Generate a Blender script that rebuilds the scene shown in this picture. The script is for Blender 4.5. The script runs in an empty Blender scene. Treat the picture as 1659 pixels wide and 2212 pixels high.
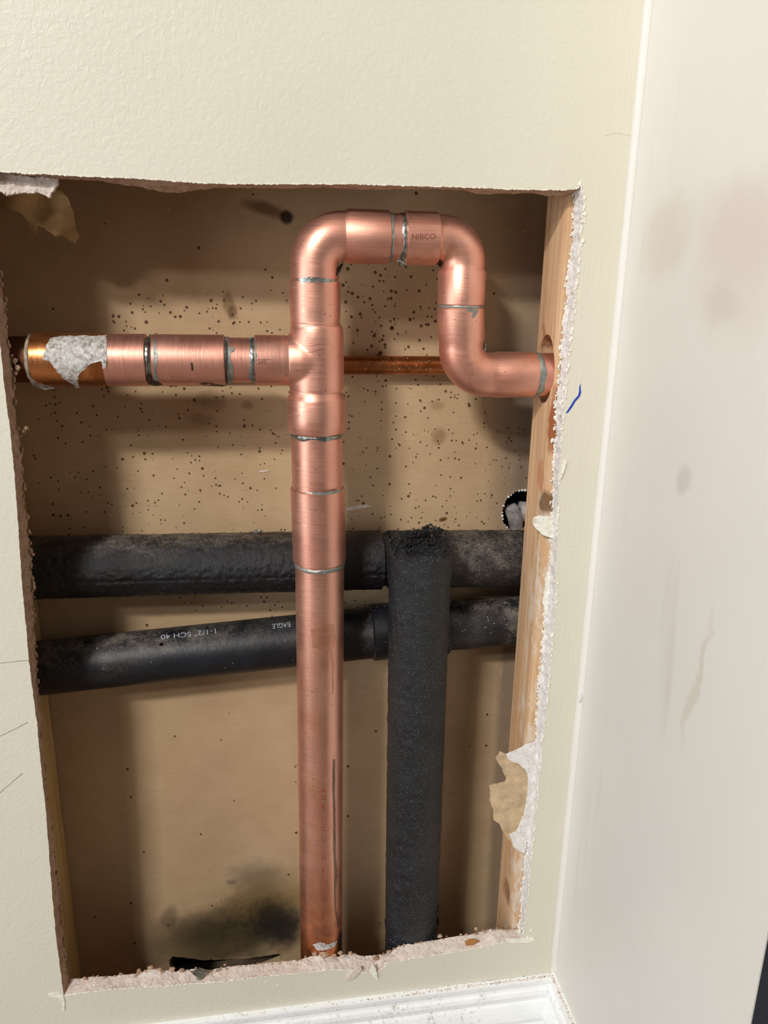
import bpy, bmesh, math, random
import numpy as np
from mathutils import Vector, Matrix, noise as mnoise
from mathutils.geometry import delaunay_2d_cdt, tessellate_polygon
random.seed(7)
C = bpy.context.scene.collection

# ---------------------------------------------------------------- camera
F = 1660.0; CX, CY = 829.5, 1106.0; D0 = .575; H = .786; YB = .110
_d1 = np.array([10500, -293, F]); _d2 = np.array([-102, 5744, F])
AX = _d1/np.linalg.norm(_d1); _D = _d2/np.linalg.norm(_d2); _D = _D-AX*(AX@_D); _D /= np.linalg.norm(_D)
AY = np.cross(_D, AX)
if AY[2] < 0: AY = -AY
AZ = -_D
cam = bpy.data.cameras.new('camera'); co = bpy.data.objects.new('camera', cam); C.objects.link(co)
right = Vector((AX[0], AY[0], AZ[0])); down = Vector((AX[1], AY[1], AZ[1])); fwd = Vector((AX[2], AY[2], AZ[2]))
up = -down; back = -fwd
co.matrix_world = Matrix(((right.x, up.x, back.x, 0), (right.y, up.y, back.y, -D0), (right.z, up.z, back.z, H), (0, 0, 0, 1)))
cam.sensor_fit = 'HORIZONTAL'; cam.sensor_width = 36.0; cam.lens = 36.0*F/1659.0; cam.clip_start = .01
bpy.context.scene.camera = co

# ---------------------------------------------------------------- world, lamps, exposure
vs = bpy.context.scene.view_settings
vs.view_transform = 'Standard'; vs.look = 'None'; vs.gamma = 1; vs.use_curve_mapping = False; vs.exposure = -0.08
w = bpy.data.worlds.new('room_light'); bpy.context.scene.world = w; w.use_nodes = True
w.node_tree.nodes['Background'].inputs[0].default_value = (1.0, .97, .93, 1); w.node_tree.nodes['Background'].inputs[1].default_value = .17

def area(name, loc, target, sx, sy, power, col):
    l = bpy.data.lights.new(name, 'AREA'); l.shape = 'RECTANGLE'; l.size = sx; l.size_y = sy; l.energy = power; l.color = col
    o = bpy.data.objects.new(name, l); C.objects.link(o); o.location = loc
    o.rotation_euler = (Vector(target)-Vector(loc)).to_track_quat('-Z', 'Y').to_euler(); return o
TG = (0.0, 0.0, H-.25)
area('ceiling_lamp', (-.66*1.75, -1.75, H-.05+.80*1.75), TG, .36, .12, 46.0, (1.0, .972, .925))
area('ceiling_lamp', (-.95, -1.75, H+.0+.56*1.75), TG, .26, .12, 8.0, (1.0, .965, .92))
area('window_light', (-2.1, -1.15, H-.25), (-.1, 0, H-.45), .9, 1.3, 21.0, (.88, .94, 1.0))

# ---------------------------------------------------------------- helpers
def P(px, py, yy):
    r = np.array([px-CX, py-CY, F]); wx, wy, wz = r@AX, r@AY, r@AZ; t = (D0+yy)/wy
    return Vector((wx*t, yy, wz*t+H))
def PX(px, py, x):
    r = np.array([px-CX, py-CY, F]); wx, wy, wz = r@AX, r@AY, r@AZ; t = x/wx
    return Vector((x, wy*t-D0, wz*t+H))
def S(px, py, fy, it=10):                        # point on a curved surface Y = fy(x, z)
    y = .03
    for _ in range(it):
        p = P(px, py, y); y = y*.3+.7*fy(p.x, p.z)
    return P(px, py, y)
def nz(*v): return mnoise.noise(Vector(v))
def srgb(r, g, b):
    f = lambda c: (c/12.92 if c <= .04045 else ((c+.055)/1.055)**2.4)
    return (f(r/255), f(g/255), f(b/255), 1)

def mesh_obj(name, verts, faces, m, parent=None, smooth=False, angle=None):
    me = bpy.data.meshes.new(name); me.from_pydata([tuple(v) for v in verts], [], faces)
    me.validate(); me.update()
    bm = bmesh.new(); bm.from_mesh(me); bmesh.ops.recalc_face_normals(bm, faces=bm.faces); bm.to_mesh(me); bm.free()
    for mm in (m if isinstance(m, (list, tuple)) else [m]): me.materials.append(mm)
    if smooth:
        for p in me.polygons: p.use_smooth = True
        if angle: me.set_sharp_from_angle(angle=math.radians(angle))
    o = bpy.data.objects.new(name, me); C.objects.link(o)
    if parent: 
        o.parent = parent; o.matrix_parent_inverse = Matrix.Translation(parent_world(parent)).inverted()
    return o
def parent_world(p):
    v = Vector(p.location)
    return v
def thing(name, label, cat, loc, group=None):
    o = bpy.data.objects.new(name, None); C.objects.link(o); o.location = loc; o.empty_display_size = .01
    o['label'] = label; o['category'] = cat
    if group: o['group'] = group
    return o
def tag(o, label=None, cat=None, kind=None):
    if label: o['label'] = label
    if cat: o['category'] = cat
    if kind: o['kind'] = kind
    return o
def struct(o, label=None): o['kind'] = 'structure'; tag(o, label); return o
def box(name, lo, hi, m, parent=None, bev=0):
    x0, y0, z0 = lo; x1, y1, z1 = hi
    v = [(x0,y0,z0),(x1,y0,z0),(x1,y1,z0),(x0,y1,z0),(x0,y0,z1),(x1,y0,z1),(x1,y1,z1),(x0,y1,z1)]
    f = [(0,3,2,1),(4,5,6,7),(0,1,5,4),(1,2,6,5),(2,3,7,6),(3,0,4,7)]
    o = mesh_obj(name, v, f, m, parent)
    if bev:
        b = o.modifiers.new('b', 'BEVEL'); b.width = bev; b.segments = 2
    return o

def sweep(name, path, radii, m, parent=None, seg=64, bump=0, bscale=60, cap=True, refv=Vector((0, 1, 0)), rfun=None, smooth=True, raw=False):
    """circle swept along points; radius per point; path in the Y=const plane"""
    path = [Vector(p) for p in path]; V = []; Fc = []
    n = len(path)
    for i, p in enumerate(path):
        a = None
        k0, k1 = i, i
        while k0 > 0 and (path[k0]-p).length < 1e-5: k0 -= 1
        while k1 < n-1 and (path[k1]-p).length < 1e-5: k1 += 1
        if i > 0 and i < n-1 and k0 != i and k1 != i:
            t = ((p-path[k0]).normalized()+(path[k1]-p).normalized()).normalized()
        elif k1 != i: t = (path[k1]-p).normalized()
        else: t = (p-path[k0]).normalized()
        u = t.cross(refv).normalized(); vv = u.cross(t).normalized()
        for s in range(seg):
            a = 2*math.pi*s/seg; d = u*math.cos(a)+vv*math.sin(a); r = radii[i]
            if bump:
                q = p+d*r; r += bump*mnoise.fractal(q*bscale, 1.0, 2.0, 4)
            if rfun: r += rfun(i, a, p+d*r)
            V.append(p+d*r)
    for i in range(n-1):
        for s in range(seg):
            Fc.append((i*seg+s, i*seg+(s+1) % seg, (i+1)*seg+(s+1) % seg, (i+1)*seg+s))
    if cap:
        Fc.append(tuple(range(seg))); Fc.append(tuple(range((n-1)*seg, n*seg)))
    if raw: return V, Fc
    return mesh_obj(name, V, Fc, m, parent, smooth, 38)

def lin(a, b, n): return [Vector(a).lerp(Vector(b), i/(n-1)) for i in range(n)]

def dense(poly, step, jag=0, seed=0, closed=True):
    out = []; n = len(poly)
    for i in range(n if closed else n-1):
        a = Vector(poly[i]); b = Vector(poly[(i+1) % n]); L = (b-a).length; k = max(1, int(L/step))
        for j in range(k):
            p = a.lerp(b, j/k); 
            if jag:
                p = p+Vector((nz(p.x*.09, p.y*.09, seed), nz(p.x*.09, p.y*.09, seed+9)))*jag+Vector((nz(p.x*.35, p.y*.35, seed+3), nz(p.x*.35, p.y*.35, seed+5)))*jag*.6
            out.append(p)
    return out
def inside(p, poly):
    c = False; x, y = p; n = len(poly); j = n-1
    for i in range(n):
        xi, yi = poly[i]; xj, yj = poly[j]
        if (yi > y) != (yj > y) and x < (xj-xi)*(y-yi)/(yj-yi)+xi: c = not c
        j = i
    return c
def cdt(outline, step, holes=()):
    """triangulate polygon (2D) with interior grid points"""
    pts = [Vector(p).to_2d() if len(p) > 2 else Vector(p) for p in outline]; n = len(pts)
    edges = [(i, (i+1) % n) for i in range(n)]
    for h in holes:
        b = len(pts); pts += [Vector(p) for p in h]; k = len(h); edges += [(b+i, b+(i+1) % k) for i in range(k)]
    xs = [p[0] for p in pts]; ys = [p[1] for p in pts]
    ol = [tuple(p) for p in pts[:n]]
    if step:
        x = min(xs)+step*.5
        while x < max(xs):
            y = min(ys)+step*.5
            while y < max(ys):
                q = (x+random.uniform(-.2, .2)*step, y+random.uniform(-.2, .2)*step)
                if inside(q, ol) and not any(inside(q, [tuple(a) for a in h]) for h in holes): pts.append(Vector(q))
                y += step
            x += step
    vo, eo, fo, _, _, _ = delaunay_2d_cdt(pts, edges, [], 0, 1e-7)
    fs = []
    for f in fo:
        c = sum((vo[i] for i in f), Vector((0, 0)))/len(f)
        if inside((c.x, c.y), ol) and not any(inside((c.x, c.y), [tuple(a) for a in h]) for h in holes): fs.append(tuple(f))
    return vo, fs
def patch(name, poly, fmap, m, parent, thick=.0003, step=8, jag=1.5, seed=0, dstep=3, rough=0, rs=300, closed=True, offdir=None):
    """sheet of real thickness with a ragged outline; poly in the photo frame, fmap(px,py)->world point on the surface it lies on"""
    ol = dense(poly, dstep, jag, seed); vo, fs = cdt(ol, step)
    front = []; backv = []
    for v in vo:
        p = fmap(v.x, v.y); th = thick
        if rough: th = thick+rough*abs(mnoise.fractal(p*rs, 1.0, 2.0, 3))
        d = Vector((0, -1, 0)) if offdir is None else offdir(p)
        front.append(p+d*th); backv.append(p)
    n = len(vo); F2 = list(fs)+[tuple(i+n for i in reversed(f)) for f in fs]
    cnt = {}
    for f in fs:
        for i in range(len(f)):
            e = (f[i], f[(i+1) % len(f)]); cnt[tuple(sorted(e))] = cnt.get(tuple(sorted(e)), 0)+1
    for f in fs:
        for i in range(len(f)):
            a, b = f[i], f[(i+1) % len(f)]
            if cnt[tuple(sorted((a, b)))] == 1: F2.append((b, a, a+n, b+n))
    return mesh_obj(name, front+backv, F2, m, parent, True, 50)
def textmesh(body):
    cu = bpy.data.curves.new('t', 'FONT'); cu.body = body; cu.size = 1; cu.align_x = 'LEFT'
    o = bpy.data.objects.new('t', cu); C.objects.link(o)
    dg = bpy.context.evaluated_depsgraph_get(); me = bpy.data.meshes.new_from_object(o.evaluated_get(dg))
    bm = bmesh.new(); bm.from_mesh(me)
    for _ in range(2): bmesh.ops.subdivide_edges(bm, edges=[e for e in bm.edges if e.calc_length() > .15], cuts=1)
    bmesh.ops.triangulate(bm, faces=bm.faces)
    vs_ = [v.co.copy() for v in bm.verts]; fs_ = [tuple(v.index for v in f.verts) for f in bm.faces]
    bm.free(); C.objects.unlink(o); bpy.data.objects.remove(o); bpy.data.meshes.remove(me)
    return vs_, fs_
def lettering(name, body, px, py, h, ang, fmap, m, parent, off=.00012, wid=1.0):
    """print lying on a surface: baseline start at (px,py) of the photo, cap height h px, ang degrees"""
    v_, f_ = textmesh(body); c, s = math.cos(math.radians(ang)), math.sin(math.radians(ang)); out = []
    k = h/.69
    for v in v_:
        a, b = v.x*k*wid, -v.y*k; q = fmap(px+a*c-b*s, py+a*s+b*c); out.append(q+Vector((0, -off, 0)))
    return mesh_obj(name, out, f_, m, parent)

# ---------------------------------------------------------------- materials
class M:
    def __init__(s, name):
        s.m = bpy.data.materials.new(name); s.m.use_nodes = True; s.t = s.m.node_tree; s.n = s.t.nodes
        s.b = s.n['Principled BSDF']; s.tc = s.n.new('ShaderNodeTexCoord').outputs['Object']
    def link(s, a, b): s.t.links.new(a, b)
    def mapping(s, scale=(1, 1, 1), loc=(0, 0, 0)):
        n = s.n.new('ShaderNodeMapping'); n.inputs['Scale'].default_value = scale; n.inputs['Location'].default_value = loc; s.link(s.tc, n.inputs[0]); return n.outputs[0]
    def noise(s, scale, detail=4, rough=.55, vec=None, dist=0):
        n = s.n.new('ShaderNodeTexNoise'); n.inputs['Scale'].default_value = scale; n.inputs['Detail'].default_value = detail
        n.inputs['Roughness'].default_value = rough; n.inputs['Distortion'].default_value = dist; s.link(vec or s.tc, n.inputs['Vector']); return n.outputs['Fac']
    def ramp(s, fac, stops):
        n = s.n.new('ShaderNodeValToRGB'); e = n.color_ramp.elements
        while len(e) < len(stops): e.new(.5)
        for i, (p, c) in enumerate(stops): e[i].position = p; e[i].color = c if isinstance(c, tuple) else (c, c, c, 1)
        s.link(fac, n.inputs[0]); return n.outputs[0]
    def mix(s, fac, a, b, mode='MIX'):
        n = s.n.new('ShaderNodeMix'); n.data_type = 'RGBA'; n.blend_type = mode
        for sock, v in ((n.inputs[0], fac), (n.inputs[6], a), (n.inputs[7], b)):
            if isinstance(v, (int, float)): sock.default_value = v
            elif isinstance(v, tuple): sock.default_value = v
            else: s.link(v, sock)
        return n.outputs[2]
    def math(s, op, a, b=0, clamp=False):
        n = s.n.new('ShaderNodeMath'); n.operation = op; n.use_clamp = clamp
        for sock, v in ((n.inputs[0], a), (n.inputs[1], b)):
            if isinstance(v, (int, float)): sock.default_value = v
            else: s.link(v, sock)
        return n.outputs[0]
    def vor(s, scale, vec=None, rnd=1):
        n = s.n.new('ShaderNodeTexVoronoi'); n.inputs['Scale'].default_value = scale; s.link(vec or s.tc, n.inputs['Vector']); return n
    def blob(s, c, rx, rz, soft=.3, warp=0, wscale=60, ang=0):
        """elliptic mask in the x/z plane round point c (a mark with a shape of its own)"""
        n = s.n.new('ShaderNodeMapping'); n.vector_type = 'TEXTURE'; n.inputs['Location'].default_value = (c[0], c[1], c[2])
        n.inputs['Rotation'].default_value = (0, math.radians(ang), 0); n.inputs['Scale'].default_value = (rx, 10, rz)
        src = s.tc
        if warp:
            nn = s.n.new('ShaderNodeTexNoise'); nn.inputs['Scale'].default_value = wscale; nn.inputs['Detail'].default_value = 4; s.link(s.tc, nn.inputs['Vector'])
            v1 = s.n.new('ShaderNodeVectorMath'); v1.operation = 'SUBTRACT'; s.link(nn.outputs['Color'], v1.inputs[0]); v1.inputs[1].default_value = (.5, .5, .5)
            v2 = s.n.new('ShaderNodeVectorMath'); v2.operation = 'SCALE'; s.link(v1.outputs[0], v2.inputs[0]); v2.inputs['Scale'].default_value = warp
            v3 = s.n.new('ShaderNodeVectorMath'); s.link(v2.outputs[0], v3.inputs[0]); s.link(s.tc, v3.inputs[1]); src = v3.outputs[0]
        s.link(src, n.inputs[0])
        l = s.n.new('ShaderNodeVectorMath'); l.operation = 'LENGTH'; s.link(n.outputs[0], l.inputs[0])
        r = s.n.new('ShaderNodeMapRange'); r.inputs[1].default_value = 1+soft; r.inputs[2].default_value = 1-soft; s.link(l.outputs['Value'], r.inputs[0]); return r.outputs[0]
    def color(s, c): 
        if isinstance(c, tuple): s.b.inputs['Base Color'].default_value = c
        else: s.link(c, s.b.inputs['Base Color'])
    def bump(s, h, strength=.3, dist=.001):
        n = s.n.new('ShaderNodeBump'); n.inputs['Strength'].default_value = strength; n.inputs['Distance'].default_value = dist
        s.link(h, n.inputs['Height']); s.link(n.outputs[0], s.b.inputs['Normal'])
    def set(s, rough=.6, metal=0, spec=None):
        if isinstance(rough, (int, float)): s.b.inputs['Roughness'].default_value = rough
        else: s.link(rough, s.b.inputs['Roughness'])
        s.b.inputs['Metallic'].default_value = metal
        if spec is not None: s.b.inputs['Specular IOR Level'].default_value = spec
        return s.m

def paint_material(name, base, bump_s, brushed=False):
    a = M(name); n1 = a.noise(9, 3); c = a.ramp(n1, [(.3, srgb(*base)), (.75, srgb(*[min(255, v+4) for v in base]))])
    if brushed:                                   # smooth roller paint with scuffs and smudges
        sc = a.noise(1, 3, .6, a.mapping((35, 30, 3.2))); c = a.mix(a.ramp(sc, [(.62, 0.0), (.78, .30)]), c, srgb(178, 172, 158))
        sp = a.vor(22, a.mapping((1, 1, .45))); m1 = a.math('LESS_THAN', sp.outputs['Distance'], .035); keep = a.math('GREATER_THAN', sp.outputs['Color'], .72)
        c = a.mix(a.math('MULTIPLY', a.math('MULTIPLY', m1, keep), .35), c, srgb(150, 138, 120))
        h = a.math('ADD', a.math('MULTIPLY', a.noise(1, 3, .6, a.mapping((240, 240, 14))), .5), a.math('MULTIPLY', a.noise(420, 3), .35)); a.bump(h, bump_s, .0006)
    else:                                         # orange peel roller texture, brushed next to the corner
        h1 = a.noise(230, 3, .6, dist=.6); h2 = a.noise(1, 3, .6, a.mapping((420, 420, 16)))
        sx = a.n.new('ShaderNodeSeparateXYZ'); a.link(a.tc, sx.inputs[0])
        r = a.n.new('ShaderNodeMapRange'); r.inputs[1].default_value = .232; r.inputs[2].default_value = .25; a.link(sx.outputs[0], r.inputs[0])
        a.bump(a.mix(r.outputs[0], h1, h2), bump_s, .0009)
    a.color(c); return a
def stainless(a, *_): return a
pw = paint_material('cream_wall_paint', (222, 217, 200), .42); front_paint = pw.set(.42, spec=.35)
pr = paint_material('off_white_wall_paint', (228, 225, 219), .30, True)
c_old = pr.b.inputs['Base Color'].links[0].from_socket
cc = c_old
for (px, py, rx, rz, col, f, an) in [(1435, 520, .030, .030, (214, 204, 180), .45, 10), (1560, 660, .018, .016, (200, 196, 186), .4, 30), (1660, 470, .08, .03, (215, 200, 188), .4, 0), (1475, 1045, .008, .012, (190, 186, 176), .45, 0),
                                     (1500, 1470, .005, .05, (204, 198, 178), .5, 8), (1605, 560, .05, .05, (218, 205, 196), .4, 0)]:
    q = PX(px, py, .2755); n = M.blob
    m_ = pr.n.new('ShaderNodeMapping'); m_.vector_type = 'TEXTURE'; m_.inputs['Location'].default_value = q; m_.inputs['Rotation'].default_value = (math.radians(an), 0, 0); m_.inputs['Scale'].default_value = (10, rx, rz)
    wn = pr.n.new('ShaderNodeTexNoise'); wn.inputs['Scale'].default_value = 40; pr.link(pr.tc, wn.inputs['Vector'])
    va = pr.n.new('ShaderNodeVectorMath'); va.operation = 'MULTIPLY_ADD'; pr.link(wn.outputs['Color'], va.inputs[0]); va.inputs[1].default_value = (.03, .03, .03); pr.link(pr.tc, va.inputs[2])
    vb = pr.n.new('ShaderNodeVectorMath'); vb.operation = 'SUBTRACT'; pr.link(va.outputs[0], vb.inputs[0]); vb.inputs[1].default_value = (.015, .015, .015)
    pr.link(vb.outputs[0], m_.inputs[0]); l_ = pr.n.new('ShaderNodeVectorMath'); l_.operation = 'LENGTH'; pr.link(m_.outputs[0], l_.inputs[0])
    rr = pr.n.new('ShaderNodeMapRange'); rr.inputs[1].default_value = 1.2; rr.inputs[2].default_value = .5; pr.link(l_.outputs['Value'], rr.inputs[0])
    cc = pr.mix(pr.math('MULTIPLY', rr.outputs[0], f), cc, srgb(*col))
pr.color(cc); side_paint = pr.set(.45, spec=.35)

def gypsum(name, base, dark, bs=.9):
    a = M(name); c = a.ramp(a.noise(160, 5, .65), [(.3, srgb(*dark)), (.6, srgb(*base))])
    sp = a.vor(330); c = a.mix(a.math('MULTIPLY', a.math('LESS_THAN', sp.outputs['Distance'], .2), .5), c, srgb(*[v*.65 for v in dark]))
    a.color(c); a.bump(a.noise(420, 6, .7), bs, .0012); return a.set(.92, spec=.1)
gyp = gypsum('cut_gypsum', (238, 226, 216), (222, 202, 188))
gyp_white = gypsum('white_joint_compound', (246, 243, 240), (226, 220, 214), .7)
gyp_brown = gypsum('brown_gypsum_core', (200, 168, 142), (165, 132, 106), 1)
paper_white = gypsum('torn_white_paper', (250, 248, 236), (236, 230, 212), .5)

a = M('kraft_panel_paper')                        # brown paper face of the far drywall sheet
c = a.ramp(a.noise(14, 4, .6), [(.3, srgb(186, 157, 122)), (.7, srgb(203, 176, 140))])
c = a.mix(a.ramp(a.noise(1, 3, .6, a.mapping((60, 60, 600))), [(.4, 0.0), (.8, .16)]), c, srgb(150, 116, 80))
def at(px, py): return P(px, py, YB)
for (px, py, rx, rz, ang, col, f, so, wp, ws) in [
    (575, 452, .017, .005, 14, (96, 66, 30), .75, .4, .004, 90), (619, 470, .0055, .0055, 0, (40, 22, 12), .92, .25, .003, 120),
    (493, 655, .0045, .010, 0, (116, 88, 48), .6, .3, .004, 150), (502, 675, .004, .006, 20, (96, 68, 40), .7, .3, .004, 150),
    (455, 865, .012, .007, 0, (130, 98, 66), .5, .4, .012, 120), (435, 905, .012, .005, 0, (130, 98, 66), .4, .4, .010, 120), (535, 875, .005, .004, 0, (118, 84, 54), .5, .4, .006, 120),
    (948, 943, .0065, .0075, 20, (136, 104, 62), .6, .35, .004, 110), (944, 876, .006, .004, 0, (140, 110, 66), .5, .4, .004, 110), (957, 1122, .004, .002, -12, (96, 50, 16), .9, .25, .001, 200),
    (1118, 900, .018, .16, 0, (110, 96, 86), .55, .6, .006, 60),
    (560, 1990, .040, .034, 0, (46, 41, 34), .95, .55, .030, 50), (480, 2030, .055, .036, 0, (74, 64, 44), .85, .5, .02, 50), (410, 2040, .05, .03, 0, (92, 78, 52), .7, .5, .02, 50), (560, 1900, .026, .02, 20, (100, 94, 84), .65, .5, .02, 70),
    (590, 1940, .05, .03, 0, (140, 112, 62), .5, .5, .02, 50), (585, 1985, .022, .026, 0, (34, 31, 28), .8, .5, .02, 60), (450, 2010, .03, .02, 0, (60, 52, 38), .6, .5, .02, 60), (365, 1985, .008, .016, 15, (60, 48, 38), .5, .4, .006, 60), (620, 2010, .018, .022, 0, (40, 38, 36), .85, .5, .02, 70), (500, 1905, .005, .003, 0, (90, 84, 76), .5, .4, .004, 110),
    (640, 1690, .10, .09, 0, (190, 150, 120), .25, .6, .02, 30)]:
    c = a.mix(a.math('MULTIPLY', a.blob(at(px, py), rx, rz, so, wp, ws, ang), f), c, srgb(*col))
md = a.math('MULTIPLY', a.blob(at(560, 2000), .04, .03, .6, .03, 40), a.ramp(a.noise(150, 5, .75), [(.5, 0.0), (.62, 1.0)])); c = a.mix(a.math('MULTIPLY', md, .7), c, srgb(34, 32, 30))
# solder and flux splatter: drops of three sizes, crowded where the torch worked
dens = a.math('MAXIMUM', a.blob(at(815, 665), .05, .05, .7, .02, 30), a.blob(at(320, 690), .025, .018, .7, .01, 30)); dens2 = a.math('MAXIMUM', a.blob(at(640, 1000), .19, .13, .6, .03, 20), dens)
flat = a.mapping((1, 0, 1))
def drops(scale, size, thr, mask, dist=.9):
    v = a.vor(scale, flat); sx = a.n.new('ShaderNodeSeparateColor'); a.link(v.outputs['Color'], sx.inputs[0])
    keep = a.math('GREATER_THAN', sx.outputs[0], thr); rad = a.math('MULTIPLY', a.math('POWER', sx.outputs[1], 1.6), size)
    hit = a.math('LESS_THAN', v.outputs['Distance'], rad); m = a.math('MULTIPLY', hit, keep)
    return a.math('MULTIPLY', m, a.math('GREATER_THAN', mask, .35)) if mask is not None else m
for sc, sz, th, mk in ((230, .36, .3, dens), (110, .22, .55, dens), (300, .30, .55, dens2), (160, .22, .7, dens2), (110, .16, .80, None), (60, .07, .7, None)):
    c = a.mix(a.math('MULTIPLY', drops(sc, sz, th, mk), .88), c, srgb(70, 38, 16))
c = a.mix(a.math('MULTIPLY', a.math('MULTIPLY', drops(90, .08, .82, None), 1), .6), c, srgb(226, 210, 190))
ws = a.math('MULTIPLY', a.blob(at(1100, 1450), .018, .30, .3, .004, 40), a.ramp(a.noise(1, 4, .7, a.mapping((240, 240, 45))), [(.58, 0.0), (.7, .55)])); c = a.mix(ws, c, srgb(206, 204, 206))
gl = a.math('MULTIPLY', a.blob(at(1106, 1500), .014, .42, .25, .002, 40), .55); c = a.mix(gl, c, srgb(112, 98, 88))
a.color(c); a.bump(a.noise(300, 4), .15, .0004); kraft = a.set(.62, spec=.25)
def simple(name, col, rough=.6, metal=0, spec=None, ns=0, bs=0, var=.12, vs_=80):
    a = M(name)
    if var: a.color(a.ramp(a.noise(vs_, 4, .6), [(.3, srgb(*[v*(1-var) for v in col])), (.7, srgb(*[min(255, v*(1+var*.5)) for v in col]))]))
    else: a.color(srgb(*col))
    if ns: a.bump(a.noise(ns, 5, .65), bs, .0008)
    return a.set(rough, metal, spec)
torn_kraft = simple('torn_kraft_paper', (206, 180, 146), .9, 0, .1, 260, .6, .12, 120)
kraft_hang = simple('hanging_torn_paper', (176, 144, 102), .9, 0, .1, 200, .4, .15, 60)
void = simple('painted_dark_void', (14, 12, 10), .95, 0, 0, var=0)  # near-black colour standing in for unlit hollows
pen = simple('blue_ink', (18, 62, 176), .5, var=0)
char = simple('charcoal_door', (50, 51, 57), .9, 0, .08, 200, .1, .08)
floor_m = simple('floor_vinyl', (120, 102, 82), .5)
grey_fit = simple('chalky_grey_plastic', (176, 170, 168), .7, 0, .3, 160, .4, .3, 90)
trim_m = M('white_gloss_trim'); c = trim_m.ramp(trim_m.noise(30, 3), [(.3, srgb(240, 242, 242)), (.7, srgb(249, 250, 250))])
dd = trim_m.math('MULTIPLY', trim_m.ramp(trim_m.noise(260, 5, .7), [(.54, 0.0), (.66, .9)]), trim_m.ramp(trim_m.noise(24, 3), [(.45, 0.0), (.62, .8)]))
c = trim_m.mix(dd, c, srgb(176, 158, 130)); trim_m.color(c); trim_m.bump(trim_m.noise(240, 3), .12, .0005); trim = trim_m.set(.3, spec=.5)
dust = M('dusty_ledge'); c = dust.ramp(dust.noise(300, 5, .7), [(.42, srgb(236, 228, 218)), (.55, srgb(206, 182, 162)), (.68, srgb(140, 112, 90))]); dust.color(c); dust.bump(dust.noise(500, 4), .8, .001); dust_m = dust.set(.95, spec=.1)

def wood(name, c0, c1, plaster=0):
    a = M(name); g = a.noise(1, 5, .65, a.mapping((170, 170, 5)), .8); c = a.ramp(g, [(.28, srgb(*c0)), (.5, srgb(*[(x+y)/2 for x, y in zip(c0, c1)])), (.72, srgb(*c1))])
    k = a.math('GREATER_THAN', a.noise(1, 2, .5, a.mapping((400, 400, 10))), .66); c = a.mix(a.math('MULTIPLY', k, .45), c, srgb(112, 68, 36))
    if plaster:
        sx = a.n.new('ShaderNodeSeparateXYZ'); a.link(a.tc, sx.inputs[0])
        fr = a.n.new('ShaderNodeMapRange'); fr.inputs[1].default_value = .045; fr.inputs[2].default_value = .013; a.link(sx.outputs[1], fr.inputs[0])
        n1 = a.noise(1, 6, .75, a.mapping((90, 90, 30))); lo = a.math('ADD', n1, a.math('MULTIPLY', fr.outputs[0], .14))
        zr = a.n.new('ShaderNodeMapRange'); zr.inputs[1].default_value = H-.09; zr.inputs[2].default_value = H-.20; a.link(sx.outputs[2], zr.inputs[0])
        msk = a.math('MULTIPLY', a.ramp(lo, [(.60, 0.0), (.70, .75)]), zr.outputs[0]); c = a.mix(msk, c, srgb(226, 214, 198))
        for (px, py, ry, rz, col, f) in [(1190, 905, .006, .028, (150, 72, 26), .85), (1172, 1085, .008, .01, (96, 62, 24), .8), (1095, 1925, .012, .012, (120, 70, 30), .7), (1168, 1028, .008, .014, (188, 108, 60), .5), (1172, 740, .004, .02, (140, 84, 40), .6), (1108, 1700, .01, .2, (190, 130, 84), .3)]:
            q = PX(px, py, .2315); mp = a.n.new('ShaderNodeMapping'); mp.vector_type = 'TEXTURE'; mp.inputs['Location'].default_value = q; mp.inputs['Scale'].default_value = (10, ry, rz)
            wn = a.n.new('ShaderNodeTexNoise'); wn.inputs['Scale'].default_value = 70; a.link(a.tc, wn.inputs['Vector'])
            va = a.n.new('ShaderNodeVectorMath'); va.operation = 'MULTIPLY_ADD'; a.link(wn.outputs['Color'], va.inputs[0]); va.inputs[1].default_value = (.012,)*3; a.link(a.tc, va.inputs[2])
            vb = a.n.new('ShaderNodeVectorMath'); vb.operation = 'SUBTRACT'; a.link(va.outputs[0], vb.inputs[0]); vb.inputs[1].default_value = (.006,)*3; a.link(vb.outputs[0], mp.inputs[0])
            l = a.n.new('ShaderNodeVectorMath'); l.operation = 'LENGTH'; a.link(mp.outputs[0], l.inputs[0]); r = a.n.new('ShaderNodeMapRange'); r.inputs[1].default_value = 1.2; r.inputs[2].default_value = .7; a.link(l.outputs['Value'], r.inputs[0])
            c = a.mix(a.math('MULTIPLY', r.outputs[0], f), c, srgb(*col))
    a.color(c); a.bump(g, .35, .0012); return a.set(.75, spec=.2)
pine_r = wood('pine_stud_right', (198, 154, 114), (230, 196, 158), 1)
pine_l = wood('pine_stud_left', (186, 150, 92), (214, 184, 128))

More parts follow.
